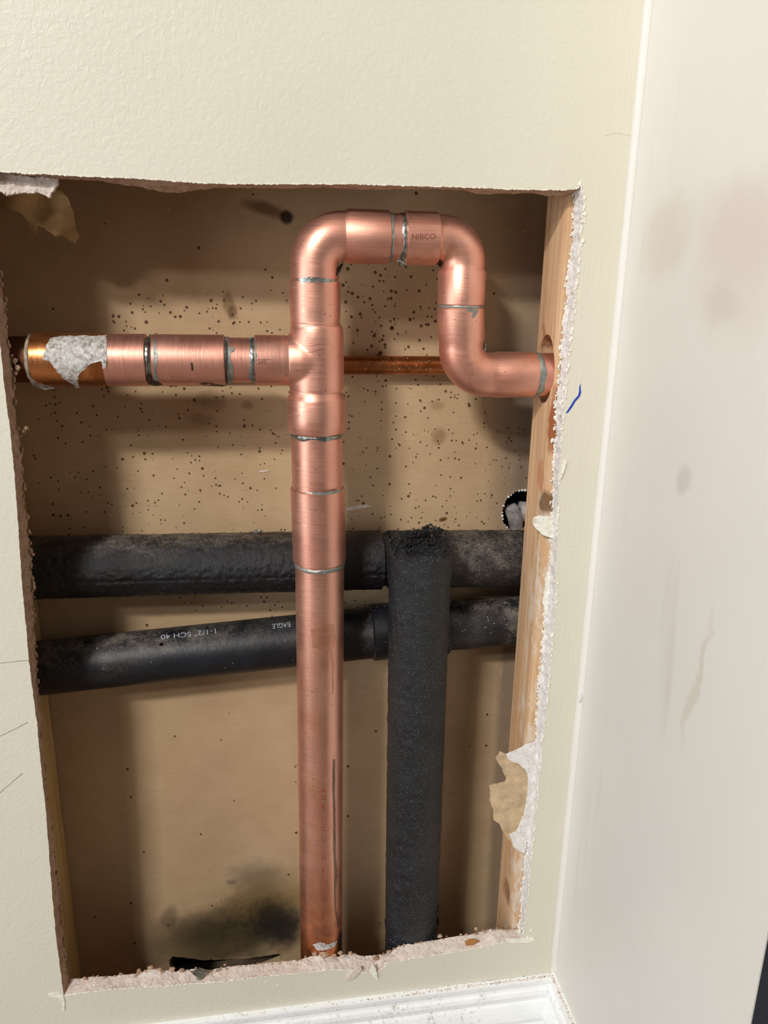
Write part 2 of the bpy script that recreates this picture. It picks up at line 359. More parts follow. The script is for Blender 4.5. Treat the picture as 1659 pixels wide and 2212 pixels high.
def copper(name, base, hi, rough=.34, horiz=False, vert=True, blot=None, bmix=.5, bthr=.55, bs=35, grad=None, metal=.92):
    a = M(name); c = a.ramp(a.noise(28, 4, .6), [(.3, srgb(*base)), (.7, srgb(*hi))])
    if blot: c = a.mix(a.math('MULTIPLY', a.ramp(a.noise(bs, 5, .65, dist=.5), [(bthr, 0.0), (bthr+.14, 1.0)]), bmix), c, srgb(*blot))
    sp = a.vor(240); sc = a.n.new('ShaderNodeSeparateColor'); a.link(sp.outputs['Color'], sc.inputs[0])
    c = a.mix(a.math('MULTIPLY', a.math('MULTIPLY', a.math('LESS_THAN', sp.outputs['Distance'], .13), a.math('GREATER_THAN', sc.outputs[0], .93)), .7), c, srgb(84, 44, 26))
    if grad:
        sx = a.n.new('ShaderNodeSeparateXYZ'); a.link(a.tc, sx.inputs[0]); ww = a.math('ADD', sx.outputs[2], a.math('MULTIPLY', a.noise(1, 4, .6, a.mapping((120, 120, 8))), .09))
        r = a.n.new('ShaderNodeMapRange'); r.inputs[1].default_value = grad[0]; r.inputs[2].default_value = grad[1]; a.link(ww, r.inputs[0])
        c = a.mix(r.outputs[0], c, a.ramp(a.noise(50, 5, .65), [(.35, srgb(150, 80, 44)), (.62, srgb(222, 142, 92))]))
    a.color(c); s1 = (18, 18, 700) if vert else (700, 18, 18)    # fine turned or sanded lines around the tube
    br = a.noise(1, 3, .7, a.mapping(s1)); scr = a.noise(1, 2, .5, a.mapping((160, 160, 900), (3, 1, 2)))
    h = a.math('ADD', a.math('MULTIPLY', br, .6), a.math('MULTIPLY', a.noise(500, 3), .25)); a.bump(h, .5, .0003)
    rg = a.ramp(a.math('ADD', a.math('MULTIPLY', br, .5), a.math('MULTIPLY', a.noise(40, 4), .5)), [(.3, rough-.06), (.7, rough+.12)])
    return a.set(rg, metal)
cop_v = copper('brushed_copper_vertical', (232, 164, 142), (244, 186, 164), .40)
cop_h = copper('brushed_copper_horizontal', (230, 160, 140), (242, 182, 162), .40, vert=False)
cop_f = copper('formed_copper_fitting', (232, 164, 142), (242, 184, 162), .42, blot=(190, 128, 84), bmix=.45, bthr=.58)
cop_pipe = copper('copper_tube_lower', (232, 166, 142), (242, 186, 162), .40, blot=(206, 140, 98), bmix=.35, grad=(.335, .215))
cop_old = copper('tarnished_copper', (212, 138, 84), (230, 156, 104), .30, vert=False, blot=(150, 88, 44), bmix=.7, bthr=.52)
cop_low = copper('oxidised_copper_foot', (196, 112, 66), (216, 136, 86), .36, blot=(110, 56, 30), bmix=.6, bthr=.5, bs=60)
cop_dark = copper('dark_aged_copper', (96, 60, 42), (120, 78, 56), .55, vert=False, blot=(60, 38, 28), bmix=.7)
cop_thin = copper('thin_supply_copper', (176, 104, 58), (200, 126, 76), .28, vert=False, blot=(112, 62, 28), bmix=.6, bthr=.5)
sold = M('solder'); c = sold.ramp(sold.noise(220, 4, .6), [(.35, srgb(120, 124, 120)), (.65, srgb(186, 190, 186))]); sold.color(c); sold.bump(sold.noise(500, 4), .5, .0006); solder = sold.set(.34, .9)
sd = M('dull_solder_smear'); c = sd.ramp(sd.noise(180, 4, .6), [(.35, srgb(140, 142, 136)), (.65, srgb(172, 174, 168))]); sd.color(c); sd.bump(sd.noise(400, 4), .4, .0004); solder_dull = sd.set(.5, .7)
soot = simple('burnt_flux', (52, 34, 22), .5, 0, .5, 300, .5, .3, 200)
etch = simple('stamped_groove', (140, 86, 62), .5, .6, var=0)
redprint = simple('faint_red_print', (186, 96, 70), .45, .6, var=0)
drip = simple('grey_flux_drip', (138, 108, 88), .5, .5, var=.15)
pst = M('dried_white_paste'); g = pst.noise(300, 5, .7); c = pst.ramp(g, [(.36, srgb(140, 124, 116)), (.5, srgb(196, 190, 184)), (.66, srgb(228, 226, 224))]); pst.color(c); pst.bump(pst.noise(1, 5, .7, pst.mapping((420, 420, 200))), .8, .0012); paste = pst.set(.32, spec=.6)

def blackfoam(name, base, speck, scale, bs, rough, dusttop=None, dens_=.9):
    a = M(name); c = a.ramp(a.noise(40, 5, .6), [(.3, srgb(*[v*.7 for v in base])), (.7, srgb(*[v*1.35 for v in base]))])
    v = a.vor(scale); sc = a.n.new('ShaderNodeSeparateColor'); a.link(v.outputs['Color'], sc.inputs[0])
    m = a.math('MULTIPLY', a.math('LESS_THAN', v.outputs['Distance'], .22), a.math('GREATER_THAN', sc.outputs[0], dens_)); c = a.mix(a.math('MULTIPLY', m, .8), c, srgb(*speck))
    if dusttop:
        for (cen, rx, rz, f) in dusttop:
            mk = a.math('MULTIPLY', a.blob(cen, rx, rz, .55, .012, 60), a.ramp(a.math('ADD', a.math('MULTIPLY', a.noise(1100, 3, .7), .55), a.math('MULTIPLY', a.noise(60, 4, .7), .45)), [(.46, .0), (.60, .8)])); c = a.mix(a.math('MULTIPLY', mk, f), c, srgb(150, 140, 128))
    a.color(c); a.bump(a.noise(scale*.9, 5, .7), bs, .0016); return a.set(rough, spec=.5)
foam_v = blackfoam('black_foam_sleeve', (27, 28, 30), (135, 140, 146), 760, .6, .42, None, .66)  # pale specks paint the sleeve's sparkle into its colour
foam_torn = blackfoam('torn_black_foam', (22, 23, 25), (170, 178, 184), 900, .8, .34, None, .66)  # brighter specks here, glints of the torn foam painted in
foam_h = blackfoam('tarry_black_sleeve', (19, 20, 23), (90, 94, 100), 520, .6, .34, [(P(300, 1158, .0735), .13, .008, .6), (P(560, 1152, .0735), .10, .007, .5), (P(330, 1172, .0735), .025, .012, .35)], .9)
foam_hr = blackfoam('dusty_black_sleeve', (27, 26, 27), (160, 158, 156), 520, .8, .55, [(P(1060, 1160, .0735), .06, .02, .75), (P(1060, 1230, .0735), .05, .03, .3)], .72)
abs_l = blackfoam('black_plastic_pipe', (19, 21, 28), (110, 110, 110), 300, .2, .46, [(P(130, 1415, .072), .06, .016, .45), (P(300, 1382, .072), .07, .006, .8), (P(520, 1360, .072), .06, .012, .28), (P(780, 1340, .072), .03, .02, .5)], .96)
abs_r = blackfoam('chalky_black_plastic_pipe', (26, 26, 31), (180, 180, 180), 360, .2, .4, [(P(1045, 1306, .072), .05, .007, 1.0), (P(1110, 1330, .072), .014, .022, .9), (P(1000, 1345, .072), .02, .02, .3)], .86)
white_print = simple('pale_pipe_print', (176, 184, 196), .6, var=.2, vs_=400)

# ---------------------------------------------------------------- the setting
XR = .2755
box_floor = struct(box('floor', (-4, -5, -.03), (3, .20, 0), floor_m))
TF = [(-40,366),(0,371),(60,375),(100,377),(140,379),(220,383),(300,386),(350,390),(420,395),(500,398),(620,398),(760,398),(860,401),(1000,405),(1100,409),(1200,411),(1240,410),(1256,402)]
TB = [(-38,380),(0,378),(120,386),(150,388),(210,390),(260,398),(300,403),(345,414),(385,417),(430,411),(480,405),(560,406),(620,407),(700,405),(780,409),(860,410),(930,408),(1000,411),(1030,419),(1100,419),(1150,417),(1180,424),(1220,423),(1239,416)]
RF = [(1256,402),(1260,440),(1260,480),(1255,500),(1252,540),(1249,575),(1244,610),(1241,640),(1238,680),(1234,720),(1229,770),(1224,810),(1221,850),(1217,890),(1213,930),(1211,980),(1208,1020),(1206,1060),(1204,1130),(1203,1180),(1199,1230),(1201,1290),(1198,1330),(1194,1370),(1190,1420),(1186,1470),(1180,1520),(1177,1560),(1171,1620),(1163,1700),(1156,1780),(1148,1840),(1146,1870),(1140,1930),(1132,1990),(1127,2028)]
RB = [(1239,416),(1240,440),(1237,480),(1234,530),(1226,600),(1222,660),(1216,710),(1211,760),(1208,830),(1203,860),(1200,900),(1199,950),(1197,1000),(1194,1060),(1192,1100),(1190,1180),(1185,1230),(1180,1300),(1175,1350),(1172,1390),(1168,1440),(1163,1500),(1160,1540),(1157,1600),(1150,1700),(1143,1780),(1136,1840),(1130,1880),(1127,1930),(1125,1970),(1120,2005)]
BF = [(1127,2028),(1080,2036),(1040,2046),(980,2056),(930,2064),(880,2072),(840,2080),(825,2092),(812,2104),(790,2101),(760,2096),(720,2094),(680,2098),(620,2104),(560,2110),(500,2118),(430,2124),(370,2129),(300,2132),(230,2138),(180,2144),(137,2150)]
BB = [(1120,2005),(1095,2008),(1060,2006),(1020,2018),(980,2024),(945,2030),(900,2036),(865,2042),(845,2052),(830,2062),(790,2065),(760,2060),(730,2064),(690,2061),(660,2070),(620,2076),(560,2082),(500,2088),(460,2094),(410,2093),(380,2098),(330,2092),(300,2102),(250,2108),(200,2110),(150,2116)]
LF = [(137,2150),(130,2090),(122,2030),(115,1960),(108,1870),(103,1800),(98,1740),(90,1670),(85,1620),(80,1560),(70,1490),(62,1420),(56,1350),(48,1270),(44,1210),(40,1150),(36,1090),(30,1010),(22,930),(15,880),(8,820),(2,760),(-4,700),(-10,640),(-22,500),(-30,420),(-40,366)]
LB = [(150,2116),(140,2060),(133,1990),(128,1930),(120,1850),(114,1790),(106,1740),(98,1680),(92,1620),(90,1560),(82,1490),(78,1420),(74,1350),(72,1290),(68,1210),(66,1180),(60,1130),(52,1080),(50,1020),(47,960),(36,920),(30,860),(30,800),(20,750),(14,700),(10,650),(2,600),(-4,540),(-15,480),(-25,420),(-38,380)]
def resample(pl, n):
    L = [0]
    for i in range(1, len(pl)): L.append(L[-1]+math.dist(pl[i], pl[i-1]))
    out = []; j = 0
    for k in range(n):
        t = L[-1]*k/n
        while j < len(pl)-2 and L[j+1] < t: j += 1
        f = (t-L[j])/max(1e-9, L[j+1]-L[j]); out.append((pl[j][0]+(pl[j+1][0]-pl[j][0])*f, pl[j][1]+(pl[j+1][1]-pl[j][1])*f))
    return out
fr = []; bk = []; sd_ = []
for f_, b_, n_, s_ in ((TF, TB, 520, 0), (RF, RB, 640, 1), (BF, BB, 420, 2), (LF, LB, 620, 3)):
    fr += resample(f_, n_); bk += resample(b_, n_); sd_ += [s_]*n_
NR = 7; N = len(fr); loops = []
for r in range(NR):
    t = r/(NR-1); lp = []
    for i in range(N):
        yy = .0127*t; a0 = Vector(fr[i]); b0 = Vector(bk[i]); q = a0.lerp(b0, t)
        amp = (1.1, 2.6, 1.8, 1.2)[sd_[i]] if r == 0 else (1.6, 4.0, 1.5, 3.2)[sd_[i]]*(.5+.7*t)
        if sd_[i] == 2 and r > 0 and 640 < a0.x < 860: amp *= 2.2
        e = mnoise.fractal(Vector((q.x*.06, q.y*.06, t*1.3+sd_[i]*5)), 1, 2, 4)*amp
        nrm = ((0, 1), (-1, 0), (0, -1), (1, 0))[sd_[i]]
        edge = 1.0
        lp.append(P(q.x+nrm[0]*e+nz(q.x*.2, q.y*.2, t*3)*.6, q.y+nrm[1]*e+nz(q.y*.2, q.x*.2, t*3+4)*.6, yy))
    loops.append(lp)
# front face: painted sheet with the ragged cut-out
outer = [(-1.0, 0.0), (XR, 0.0), (XR, 1.75), (-1.0, 1.75)]
hole2 = [(v.x, v.z) for v in loops[0]]
vo, fs = cdt([Vector(p) for p in outer], 0, [hole2])
V = [Vector((v.x, 0, v.y)) for v in vo]
wf = mesh_obj('wall_front', V, fs, [front_paint]); struct(wf, 'cream painted drywall wall with a large rectangular hole cut into it')
for poly in wf.data.polygons: pass
# raw cut edges of the sheet, side by side
names = ['top_cut_edge', 'right_cut_edge', 'bottom_cut_edge', 'left_cut_edge']; mats_ = [gyp_brown, gyp_white, gyp, gyp_brown]
st = 0
for k, n_ in enumerate((520, 640, 420, 620)):
    V = []; Fq = []; idx = [(st+j) % N for j in range(n_+1)]
    for r in range(NR): V += [loops[r][i] for i in idx]
    w_ = n_+1
    for r in range(NR-1):
        for j in range(n_): Fq.append((r*w_+j, r*w_+j+1, (r+1)*w_+j+1, (r+1)*w_+j))
    o = mesh_obj(names[k], V, Fq, mats_[k], wf, False)
    o['label'] = ['ragged brownish gypsum edge along the top of the hole', 'rough white plaster edge along the right of the hole', 'pinkish speckled gypsum edge along the bottom of the hole', 'brown papery cut edge along the left of the hole'][k]
    st += n_
crack_m = simple('hairline_crack', (176, 172, 160), .8)
def lump(c, r, sq=(1, 1, 1), seed=0, sub=2, amp=.45):
    bm = bmesh.new(); bmesh.ops.create_icosphere(bm, subdivisions=sub, radius=1)
    for v in bm.verts:
        d = 1+amp*mnoise.fractal(v.co*1.6+Vector((seed*3.1, seed*1.7, seed)), 1, 2, 3); v.co = Vector((v.co.x*sq[0], v.co.y*sq[1], v.co.z*sq[2]))*d*r+Vector(c)
    vs2 = [v.co.copy() for v in bm.verts]; f2 = [tuple(v.index for v in f.verts) for f in bm.faces]; bm.free(); return vs2, f2
def lumps(name, items, m, parent, stuff=True, sub=2, amp=.45):
    V = []; Fq = []
    for i, (c, r, sq) in enumerate(items):
        a_, b_ = lump(c, r, sq, i+random.random()*50, sub, amp); o_ = len(V); V += a_; Fq += [tuple(x+o_ for x in f) for f in b_]
    o = mesh_obj(name, V, Fq, m, parent, False)
    if stuff: o['kind'] = 'stuff'
    return o
it = []
for i in range(520, 520+640):                     # curled white paint and plaster bits along the right cut
    if random.random() < .34:
        v = loops[0][i]; it.append((v+Vector((random.uniform(-.0004, .0009), -.0003, 0)), random.uniform(.0003, .0010), (1, .6, random.uniform(.8, 2.8))))
    if random.random() < .38:
        v = loops[-1][i]; it.append((v+Vector((random.uniform(-.0014, .0008), 0, 0)), random.uniform(.0004, .0011), (1, .8, random.uniform(.8, 2.0))))
for (px, py, r) in [(1262,428,3),(1264,462,3.5),(1258,478,3),(1260,520,3.5),(1252,560,3),(1250,585,3.5),(1247,612,2.5),(1243,650,2.5),(1236,692,3),(1232,735,3),(1225,800,3.5),(1219,840,4),(1215,868,3),(1208,893,3),(1203,1142,3),(1205,1260,3),(1204,1300,3),(1193,1372,5),(1187,1410,4),(1150,1845,3),(1122,2012,5),(1147,2010,3),(1140,2024,3),(1150,2026,3),(1253,398,4)]:
    it.append((P(px, py, -.0003), r*.36e-3, (1, .5, 1.3)))
lumps('plaster_crumbs', it, paper_white, wf)
it = []
for i in list(range(1160, 1580)):
    if random.random() < .22: v = loops[-1][i]; it.append((v+Vector((0, random.uniform(-.003, .001), random.uniform(0, .0014))), random.uniform(.0004, .0012), (1.2, 1, .8)))
for (px, py, r) in [(300,2096,4),(325,2090,6),(345,2094,4),(372,2094,6),(392,2096,5),(486,2084,3),(700,2062,8),(680,2060,5),(722,2064,5),(735,2058,5),(757,2058,4),(950,2022,5),(1028,2006,4),(812,2070,6),(840,2056,5)]:
    it.append((P(px, py, .009), r*.36e-3, (1.3, 1, .9)))
for i in range(1580, 1580+620):
    if random.random() < .16: v = loops[-1][i]; it.append((v+Vector((random.uniform(0, .0012), -.001, 0)), random.uniform(.0006, .0016), (.8, 1, 1.6)))
for (px, py, r) in [(10,655,4),(12,668,3),(32,780,5),(38,795,5),(34,806,4),(26,768,3),(57,925,4),(50,932,4),(58,1115,4),(65,1150,3),(72,1198,3),(74,1290,2),(75,1410,3)]:
    it.append((P(px, py, .012), r*.36e-3, (1, 1, 1.2)))
lumps('gypsum_crumbs', it, gyp_brown, wf)
it = [(loops[0][i]+Vector((0, -.0002, 0)), random.uniform(.0004, .0008), (1.8, .6, .8)) for i in range(1160, 1580) if random.random() < .5]
it += [(loops[0][i]+Vector((0, -.0002, 0)), random.uniform(.0003, .0006), (1.8, .6, .8)) for i in range(0, 520) if random.random() < .3]
lumps('lifted_paint_flakes', it, paper_white, wf)
yp = lambda yy: (lambda px, py: P(px, py, yy))
def slip(name, poly, y, m, label=None, thick=.0008, rough=.0008, jag=2, seed=1, step=7):
    o = patch(name, poly, yp(y), m, wf, thick, step, jag, seed, 3, rough)
    if label: o['label'] = label
    return o
slip('torn_paper_flap', [(1070,1635),(1080,1622),(1092,1628),(1110,1622),(1140,1605),(1166,1600),(1160,1660),(1152,1720),(1147,1790),(1137,1830),(1130,1843),(1115,1836),(1100,1815),(1085,1795),(1078,1778),(1066,1770),(1064,1750),(1058,1730),(1057,1697),(1068,1692),(1090,1688),(1092,1680),(1084,1660),(1075,1645)], .0125, torn_kraft, 'brown torn paper flap at the lower right of the hole')
slip('gypsum_patch', [(1092,1628),(1110,1622),(1140,1605),(1170,1598),(1160,1690),(1153,1760),(1143,1800),(1132,1843),(1110,1828),(1100,1803),(1115,1795),(1130,1762),(1139,1715),(1140,1680),(1134,1660),(1118,1648),(1098,1640)], .0118, gyp_white, 'white gypsum left on the torn flap', .001, .0012)
slip('gypsum_patch', [(-40,370),(60,382),(110,386),(128,388),(126,400),(118,415),(108,428),(98,422),(80,416),(40,420),(20,424),(5,416),(-40,415)], .0135, gyp, 'pinkish broken gypsum chunk at the upper left of the hole', .004, .002, 3, 3)
hang = patch('hanging_paper', [(-30,400),(60,395),(120,398),(148,430),(160,462),(164,490),(172,512),(160,524),(148,518),(135,508),(120,512),(108,504),(95,492),(82,488),(80,528),(70,505),(62,480),(48,463),(30,455),(-30,440)], lambda px, py: P(px, py, .016+.030*max(0, (py-395)/120)+.003*math.sin(px*.06+py*.02)), kraft_hang, wf, .0006, 9, 3, 6, 3)
hang['label'] = 'torn brown paper hanging in the shadow behind the upper left corner'
slip('gypsum_patch', [(1150,1118),(1165,1112),(1188,1114),(1200,1108),(1204,1150),(1200,1160),(1184,1158),(1168,1152),(1158,1142),(1150,1132)], .0122, paper_white, 'cream plaster blob bulging over the stud', .003, .002, 2, 8)
slip('gypsum_patch', [(1178,1250),(1192,1200),(1192,1340),(1180,1335),(1172,1300)], .0125, paper_white, None, .001, .001, 3, 12)
slip('paint_curl', [(1210,1022),(1214,998),(1220,993),(1223,998),(1217,1020),(1210,1036)], -.0002, paper_white, None, .0012, .0006, .4, 4)
slip('paint_curl', [(1090,2026),(1120,2027),(1150,2024),(1156,2029),(1140,2034),(1120,2035),(1098,2036)], -.0001, paper_white, None, .001, .0006, .8, 4)
slip('paint_curl', [(104,2146),(125,2144),(137,2148),(140,2162),(140,2182),(137,2184),(134,2165),(126,2154),(106,2151)], -.0001, paper_white, None, .0005, .0004, .8, 4)
slip('paint_curl', [(748,2110),(764,2092),(778,2086),(782,2092),(768,2108),(752,2116)], -.0002, gyp, None, .0015, .001, 1.2, 5)
slip('paint_curl', [(799,2096),(806,2082),(812,2090),(816,2112),(810,2112),(804,2104)], -.0002, paper_white, None, .0015, .001, 1.2, 5)
slip('metal_shaving', [(412,2098),(432,2090),(446,2094),(442,2106),(434,2116),(436,2128),(428,2120),(424,2108)], .004, solder, 'silver solder scrap on the bottom cut edge', .0008, .0012, 1.5, 5, 4)
slip('amber_stain', [(1004,2034),(1012,2028),(1022,2028),(1034,2032),(1020,2040),(1006,2042)], .002, simple('amber_glue', (186, 128, 66), .4), 'amber glue drop on the bottom cut edge', .0008, .0005, 1, 5, 4)
slip('pen_mark', [(1254,828),(1251,838),(1251,846),(1248,855),(1240,864),(1232,877),(1225,888),(1222,893),(1227,891),(1236,879),(1243,867),(1252,857),(1255,848),(1254,836)], 0, pen, 'short blue pen stroke on the painted wall', .00025, 0, 0, 1, 3)
for k, pl in enumerate([[(60,1560),(0,1590)], [(48,1670),(0,1712)], [(0,1432),(62,1426)], [(1306,292),(1330,286),(1362,292)], [(1172,1607),(1216,1603)]]):   # hairline cracks and scratches
    up_ = [(x, y-.9) for x, y in pl]; dn_ = [(x, y+.9) for x, y in reversed(pl)]
    slip('hairline_scratch', up_+dn_, 0, front_paint if k > 2 else crack_m, None, .00025, 0, .5, k+20, 4)
for k, (px, py) in enumerate([(1236,1190),(1460,2156),(580,2166),(600,2128),(575,2122)]):
    if px < 1300: it = [(P(px, py, 0), .0012, (1.6, .35, .6))]; lumps('paint_nib', it, front_paint, wf, False, 2)

# right-hand wall, corner bead, dark door
rw = box('wall_right', (XR, -.263, 0), (XR+.115, .0127, 1.75), side_paint); struct(rw, 'off white side wall with scuffs meeting the cut wall')
dz = [P(1400-.0957*k, 0+k, 0) for k in (0,)]
V = []; Fq = []; nZ = 160
for i in range(nZ+1):
    z = .13+i*(1.75-.13)/nZ; wv = .0006*nz(z*40, 1, 2)
    for j in range(7):
        a_ = math.pi/2*j/6; r = .0042+wv; V.append((XR-r+r*math.sin(a_)-.0001, -r+r*math.cos(a_)-.00005, z))
for i in range(nZ):
    for j in range(6): Fq.append((i*7+j, i*7+j+1, (i+1)*7+j+1, (i+1)*7+j))
tr = struct(mesh_obj('trim_1', V, Fq, side_paint, None, True), 'painted caulk bead running down the inner corner')
lumps('caulk_blob', [(P(1201, 2092, -.003), .0022, (1, 1, .9))], side_paint, tr, False, 3, .25)
lumps('caulk_blob', [(P(1253, 1508, -.002), .0022, (.5, .6, 2.2))], side_paint, tr, False, 3, .25)
dr = box('door_1', (XR+.0005, -1.25, .012), (XR+.044, -.2634, 1.75), char, None, .0002); struct(dr, 'dark charcoal door edge past the end of the side wall')
box('door_panel', (XR-.002, -1.12, .2), (XR+.0006, -.36, 1.6), char, dr, .001)

# baseboards: one moulded profile run along both walls, mitred in the corner
prof = [(.0,-.6535),(.0048,-.6545),(.0053,-.6560),(.0053,-.6600),(.0040,-.6625),(.0046,-.6650),(.0068,-.6668),(.0080,-.6700),(.0080,-.6740),(.0060,-.6765),(.0060,-.6782),(.0086,-.6800),(.0105,-.6835),(.0125,-.6885),(.0138,-.6930),(.0138,-.6972),(.0112,-.6990),(.0112,-.7010),(.0132,-.7028),(.0132,-.7858),(.0,-.7858)]
V = []
for d, z in prof: V += [(-1.0, -d, z+H), (XR-d, -d, z+H)]
n = len(prof); Fq = [(2*i, 2*i+1, 2*((i+1) % n)+1, 2*((i+1) % n)) for i in range(n)]
bb = mesh_obj('baseboard_front', V, Fq, trim); struct(bb, 'white moulded baseboard below the hole')
V = []
for d, z in prof: V += [(XR-d, -.263, z+H), (XR-d, -d, z+H)]
br_ = mesh_obj('baseboard_right', V, Fq, trim); struct(br_, 'white moulded baseboard along the side wall')
it = []
for k in range(620):                              # plaster dust and grit on the ledge
    if random.random() < .62:
        x = XR-abs(random.gauss(0, .11))-.001; y = -random.uniform(.0004, .0044)
    else: x = XR-random.uniform(.0004, .0044); y = -abs(random.gauss(0, .05))-.001
    if x < -.3 or y < -.25: continue
    it.append((Vector((x, y, H-.6540)), random.uniform(.0002, .0007), (1.2, 1.2, .6)))
for i, (c_, r_, q_) in enumerate(it): pass
lumps('dust_grit', it, dust_m, bb, True, 1)
patch('ledge_dust', [(870,2150),(960,2140),(1080,2122),(1150,2112),(1192,2104),(1198,2094),(1203,2093),(1200,2104),(1185,2112),(1120,2122),(1000,2139),(900,2152)], lambda px, py: (lambda p: Vector((min(p.x, XR-.0005), max(-.0044, min(-.0002, p.y)), H-.6542)))(P(px, py, -.0)), dust_m, bb, .0006, 6, 1.2, 2, 3, .0005, 400, offdir=lambda p: Vector((0, 0, 1)))

# far drywall sheet seen through the cavity, with its cut-outs
hc = P(1118, 1106, YB); pts = []
for k in range(40):
    t = 2*math.pi*k/40; r = .0185+.0012*nz(k*.9, 3, 1); pts.append((hc.x+.003+r*math.cos(t)*1.0, hc.z+r*math.sin(t)*1.18))
slot = dense([(365,2074),(372,2066),(450,2075),(540,2070),(608,2060),(604,2085),(520,2118),(440,2128),(375,2118)], 8, 2, 4); slot = [(P(p.x, p.y, YB).x, P(p.x, p.y, YB).z) for p in slot]
holes = [pts, slot]
vo, fs = cdt([Vector(p) for p in [(-.30, .0), (.2525+.02, .0), (.2525+.02, 1.6), (-.30, 1.6)]], 0, holes)
n = len(vo); V = [Vector((v.x, YB, v.y)) for v in vo]+[Vector((v.x, YB+.0127, v.y)) for v in vo]; F2 = list(fs)+[tuple(i+n for i in f) for f in fs]
ed = {}
for f in fs:
    for i in range(len(f)): e = tuple(sorted((f[i], f[(i+1) % len(f)]))); ed[e] = ed.get(e, 0)+1
F2 += [(a_, b_, b_+n, a_+n) for (a_, b_), k in ed.items() if k == 1]
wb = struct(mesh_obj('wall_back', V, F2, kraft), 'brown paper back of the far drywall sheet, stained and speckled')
lumps('gypsum_crumbs', [(Vector((p[0], YB-.0004, p[1])), random.uniform(.0003, .0013), (1, .8, 1)) for p in pts if p[0] < hc.x+.012], gyp_white, wb)
struct(box('dark_backing', (-.5, .19, 0), (.5, .20, 1.75), void), 'black sheet added behind the far drywall so its cut-outs look dark')  # black backing, added so no light shows through the cut-outs
def stain(poly, m, label=None): return patch('torn_scratch', poly, yp(YB-.0002), m, wb, .0004, 6, .8, 3, 3, .0002)
stain([(748,1096),(770,1092),(792,1090),(806,1094),(788,1096),(760,1102),(748,1103)], gyp)
stain([(556,1018),(580,1015),(582,1018),(568,1020)], gyp)

# studs, sole plate and cavity cap
sx0 = .2315
pcen = PX(1204, 806, sx0)
hy, hz, hr = .0325, P(1180, 808, .0315).z+.004, .0262
circ = [(hy+(.0181)*math.cos(2*math.pi*k/64), hz+(hr*1.06+.0006*nz(k*.7, 5, 1))*math.sin(2*math.pi*k/64)) for k in range(64)]
vo, fs = cdt([Vector(p) for p in [(.0134, .038), (.0545, .038), (.0545, 1.6), (.0134, 1.6)]], .01, [circ])
n = len(vo)
def sxf(y, z): return sx0+.0004*nz(y*60, z*9, 1)+.0014*max(0, (.018-y)/.0046)**2+(.0012*max(0, nz(7, z*22, 2)) if y > .05 else 0)
V = [Vector((sxf(v.x, v.y), v.x, v.y)) for v in vo]+[Vector((sx0+.038, v.x, v.y)) for v in vo]
F2 = list(fs)+[tuple(i+n for i in f) for f in fs]; ed = {}
for f in fs:
    for i in range(len(f)): e = tuple(sorted((f[i], f[(i+1) % len(f)]))); ed[e] = ed.get(e, 0)+1
F2 += [(a_, b_, b_+n, a_+n) for (a_, b_), k in ed.items() if k == 1]
rs_ = mesh_obj('wall_stud', V, F2, pine_r); tag(rs_, 'plaster-smeared pine stud on the right, bored for the copper pipe', 'stud')
def stud_left():
    V = []; nn = 120
    for i in range(nn+1):
        z = .038+i*(1.562/nn); wv = .0006*nz(z*18, 1, 1); e = .0014*max(0, nz(z*22, 4, 1))
        V += [(-.238, .0135, z), (-.2030+wv, .0135, z), (-.2020+wv, .018, z), (-.2018+wv, .104, z), (-.2028+wv-e, YB-.0008, z), (-.238, YB-.0008, z)]
    Fq = [tuple(range(6)), tuple(range(nn*6, nn*6+6))]
    for i in range(nn):
        for j in range(6): Fq.append((i*6+j, i*6+(j+1) % 6, (i+1)*6+(j+1) % 6, (i+1)*6+j))
    return mesh_obj('wall_stud', V, Fq, pine_l)
ls_ = stud_left(); tag(ls_, 'yellowish pine stud with bare grain at the lower left of the hole', 'stud')
sp_ = box('sole_plate', (-.238, .0135, .0), (.274, YB-.0008, .0375), pine_l, None, .001); tag(sp_, 'dark wooden floor plate at the bottom of the wall cavity', 'plate')
tp_ = box('cavity_cap', (-.238, .0135, 1.6005), (.274, YB-.0008, 1.638), pine_l, None, .001); tag(tp_, 'unseen wooden cap added to keep light out of the wall cavity', 'plate')  # out-of-view cap, added to keep the cavity dark

# ---------------------------------------------------------------- copper drain assembly
YA = .0315
def Q(px, py, y=YA): return P(px, py, y)
cu = thing('copper_drain_pipe', 'shiny soldered copper drain pipe with tee and looping elbows', 'pipe', (Q(694, 2070).x, YA, .038))
zL = Q(400, 778).z; XV = Q(690, 1100).x
def hx(px, py=778): return Q(px, py).x
hubr, bare, vr, vcr, vh = .0191, .0170, .02045, .0220, .0226
def Hp(px, r, pyc=778): p = Q(px, pyc); return (Vector((p.x, YA, zL)), r)
def seg_h(name, x0, x1, r, m, lip=.0006, **k):
    a_, b_ = Vector((x0, YA, zL)), Vector((x1, YA, zL)); d = (b_-a_).normalized()
    path = [a_, a_+d*lip, b_-d*lip, b_]; return sweep(name, path, [r-lip, r, r, r-lip], m, cu, **k)
sweep('old_pipe', lin((-.2012, YA, zL), (hx(74), YA, zL), 24), [.0166]*24, cop_dark, cu, bump=.0003, bscale=90)['label'] = 'dark brown aged copper pipe end'
sweep('dried_paste_ring', lin((hx(66), YA, zL), (hx(78), YA, zL), 8), [.0168, .0176, .0184, .0188, .0190, .0190, .0186, .018], simple('grey_paste', (176, 164, 146), .8, 0, .2, 300, .8, .3, 250), cu, bump=.0012, bscale=260)['label'] = 'crusty grey paste around the joint'
nA = 30
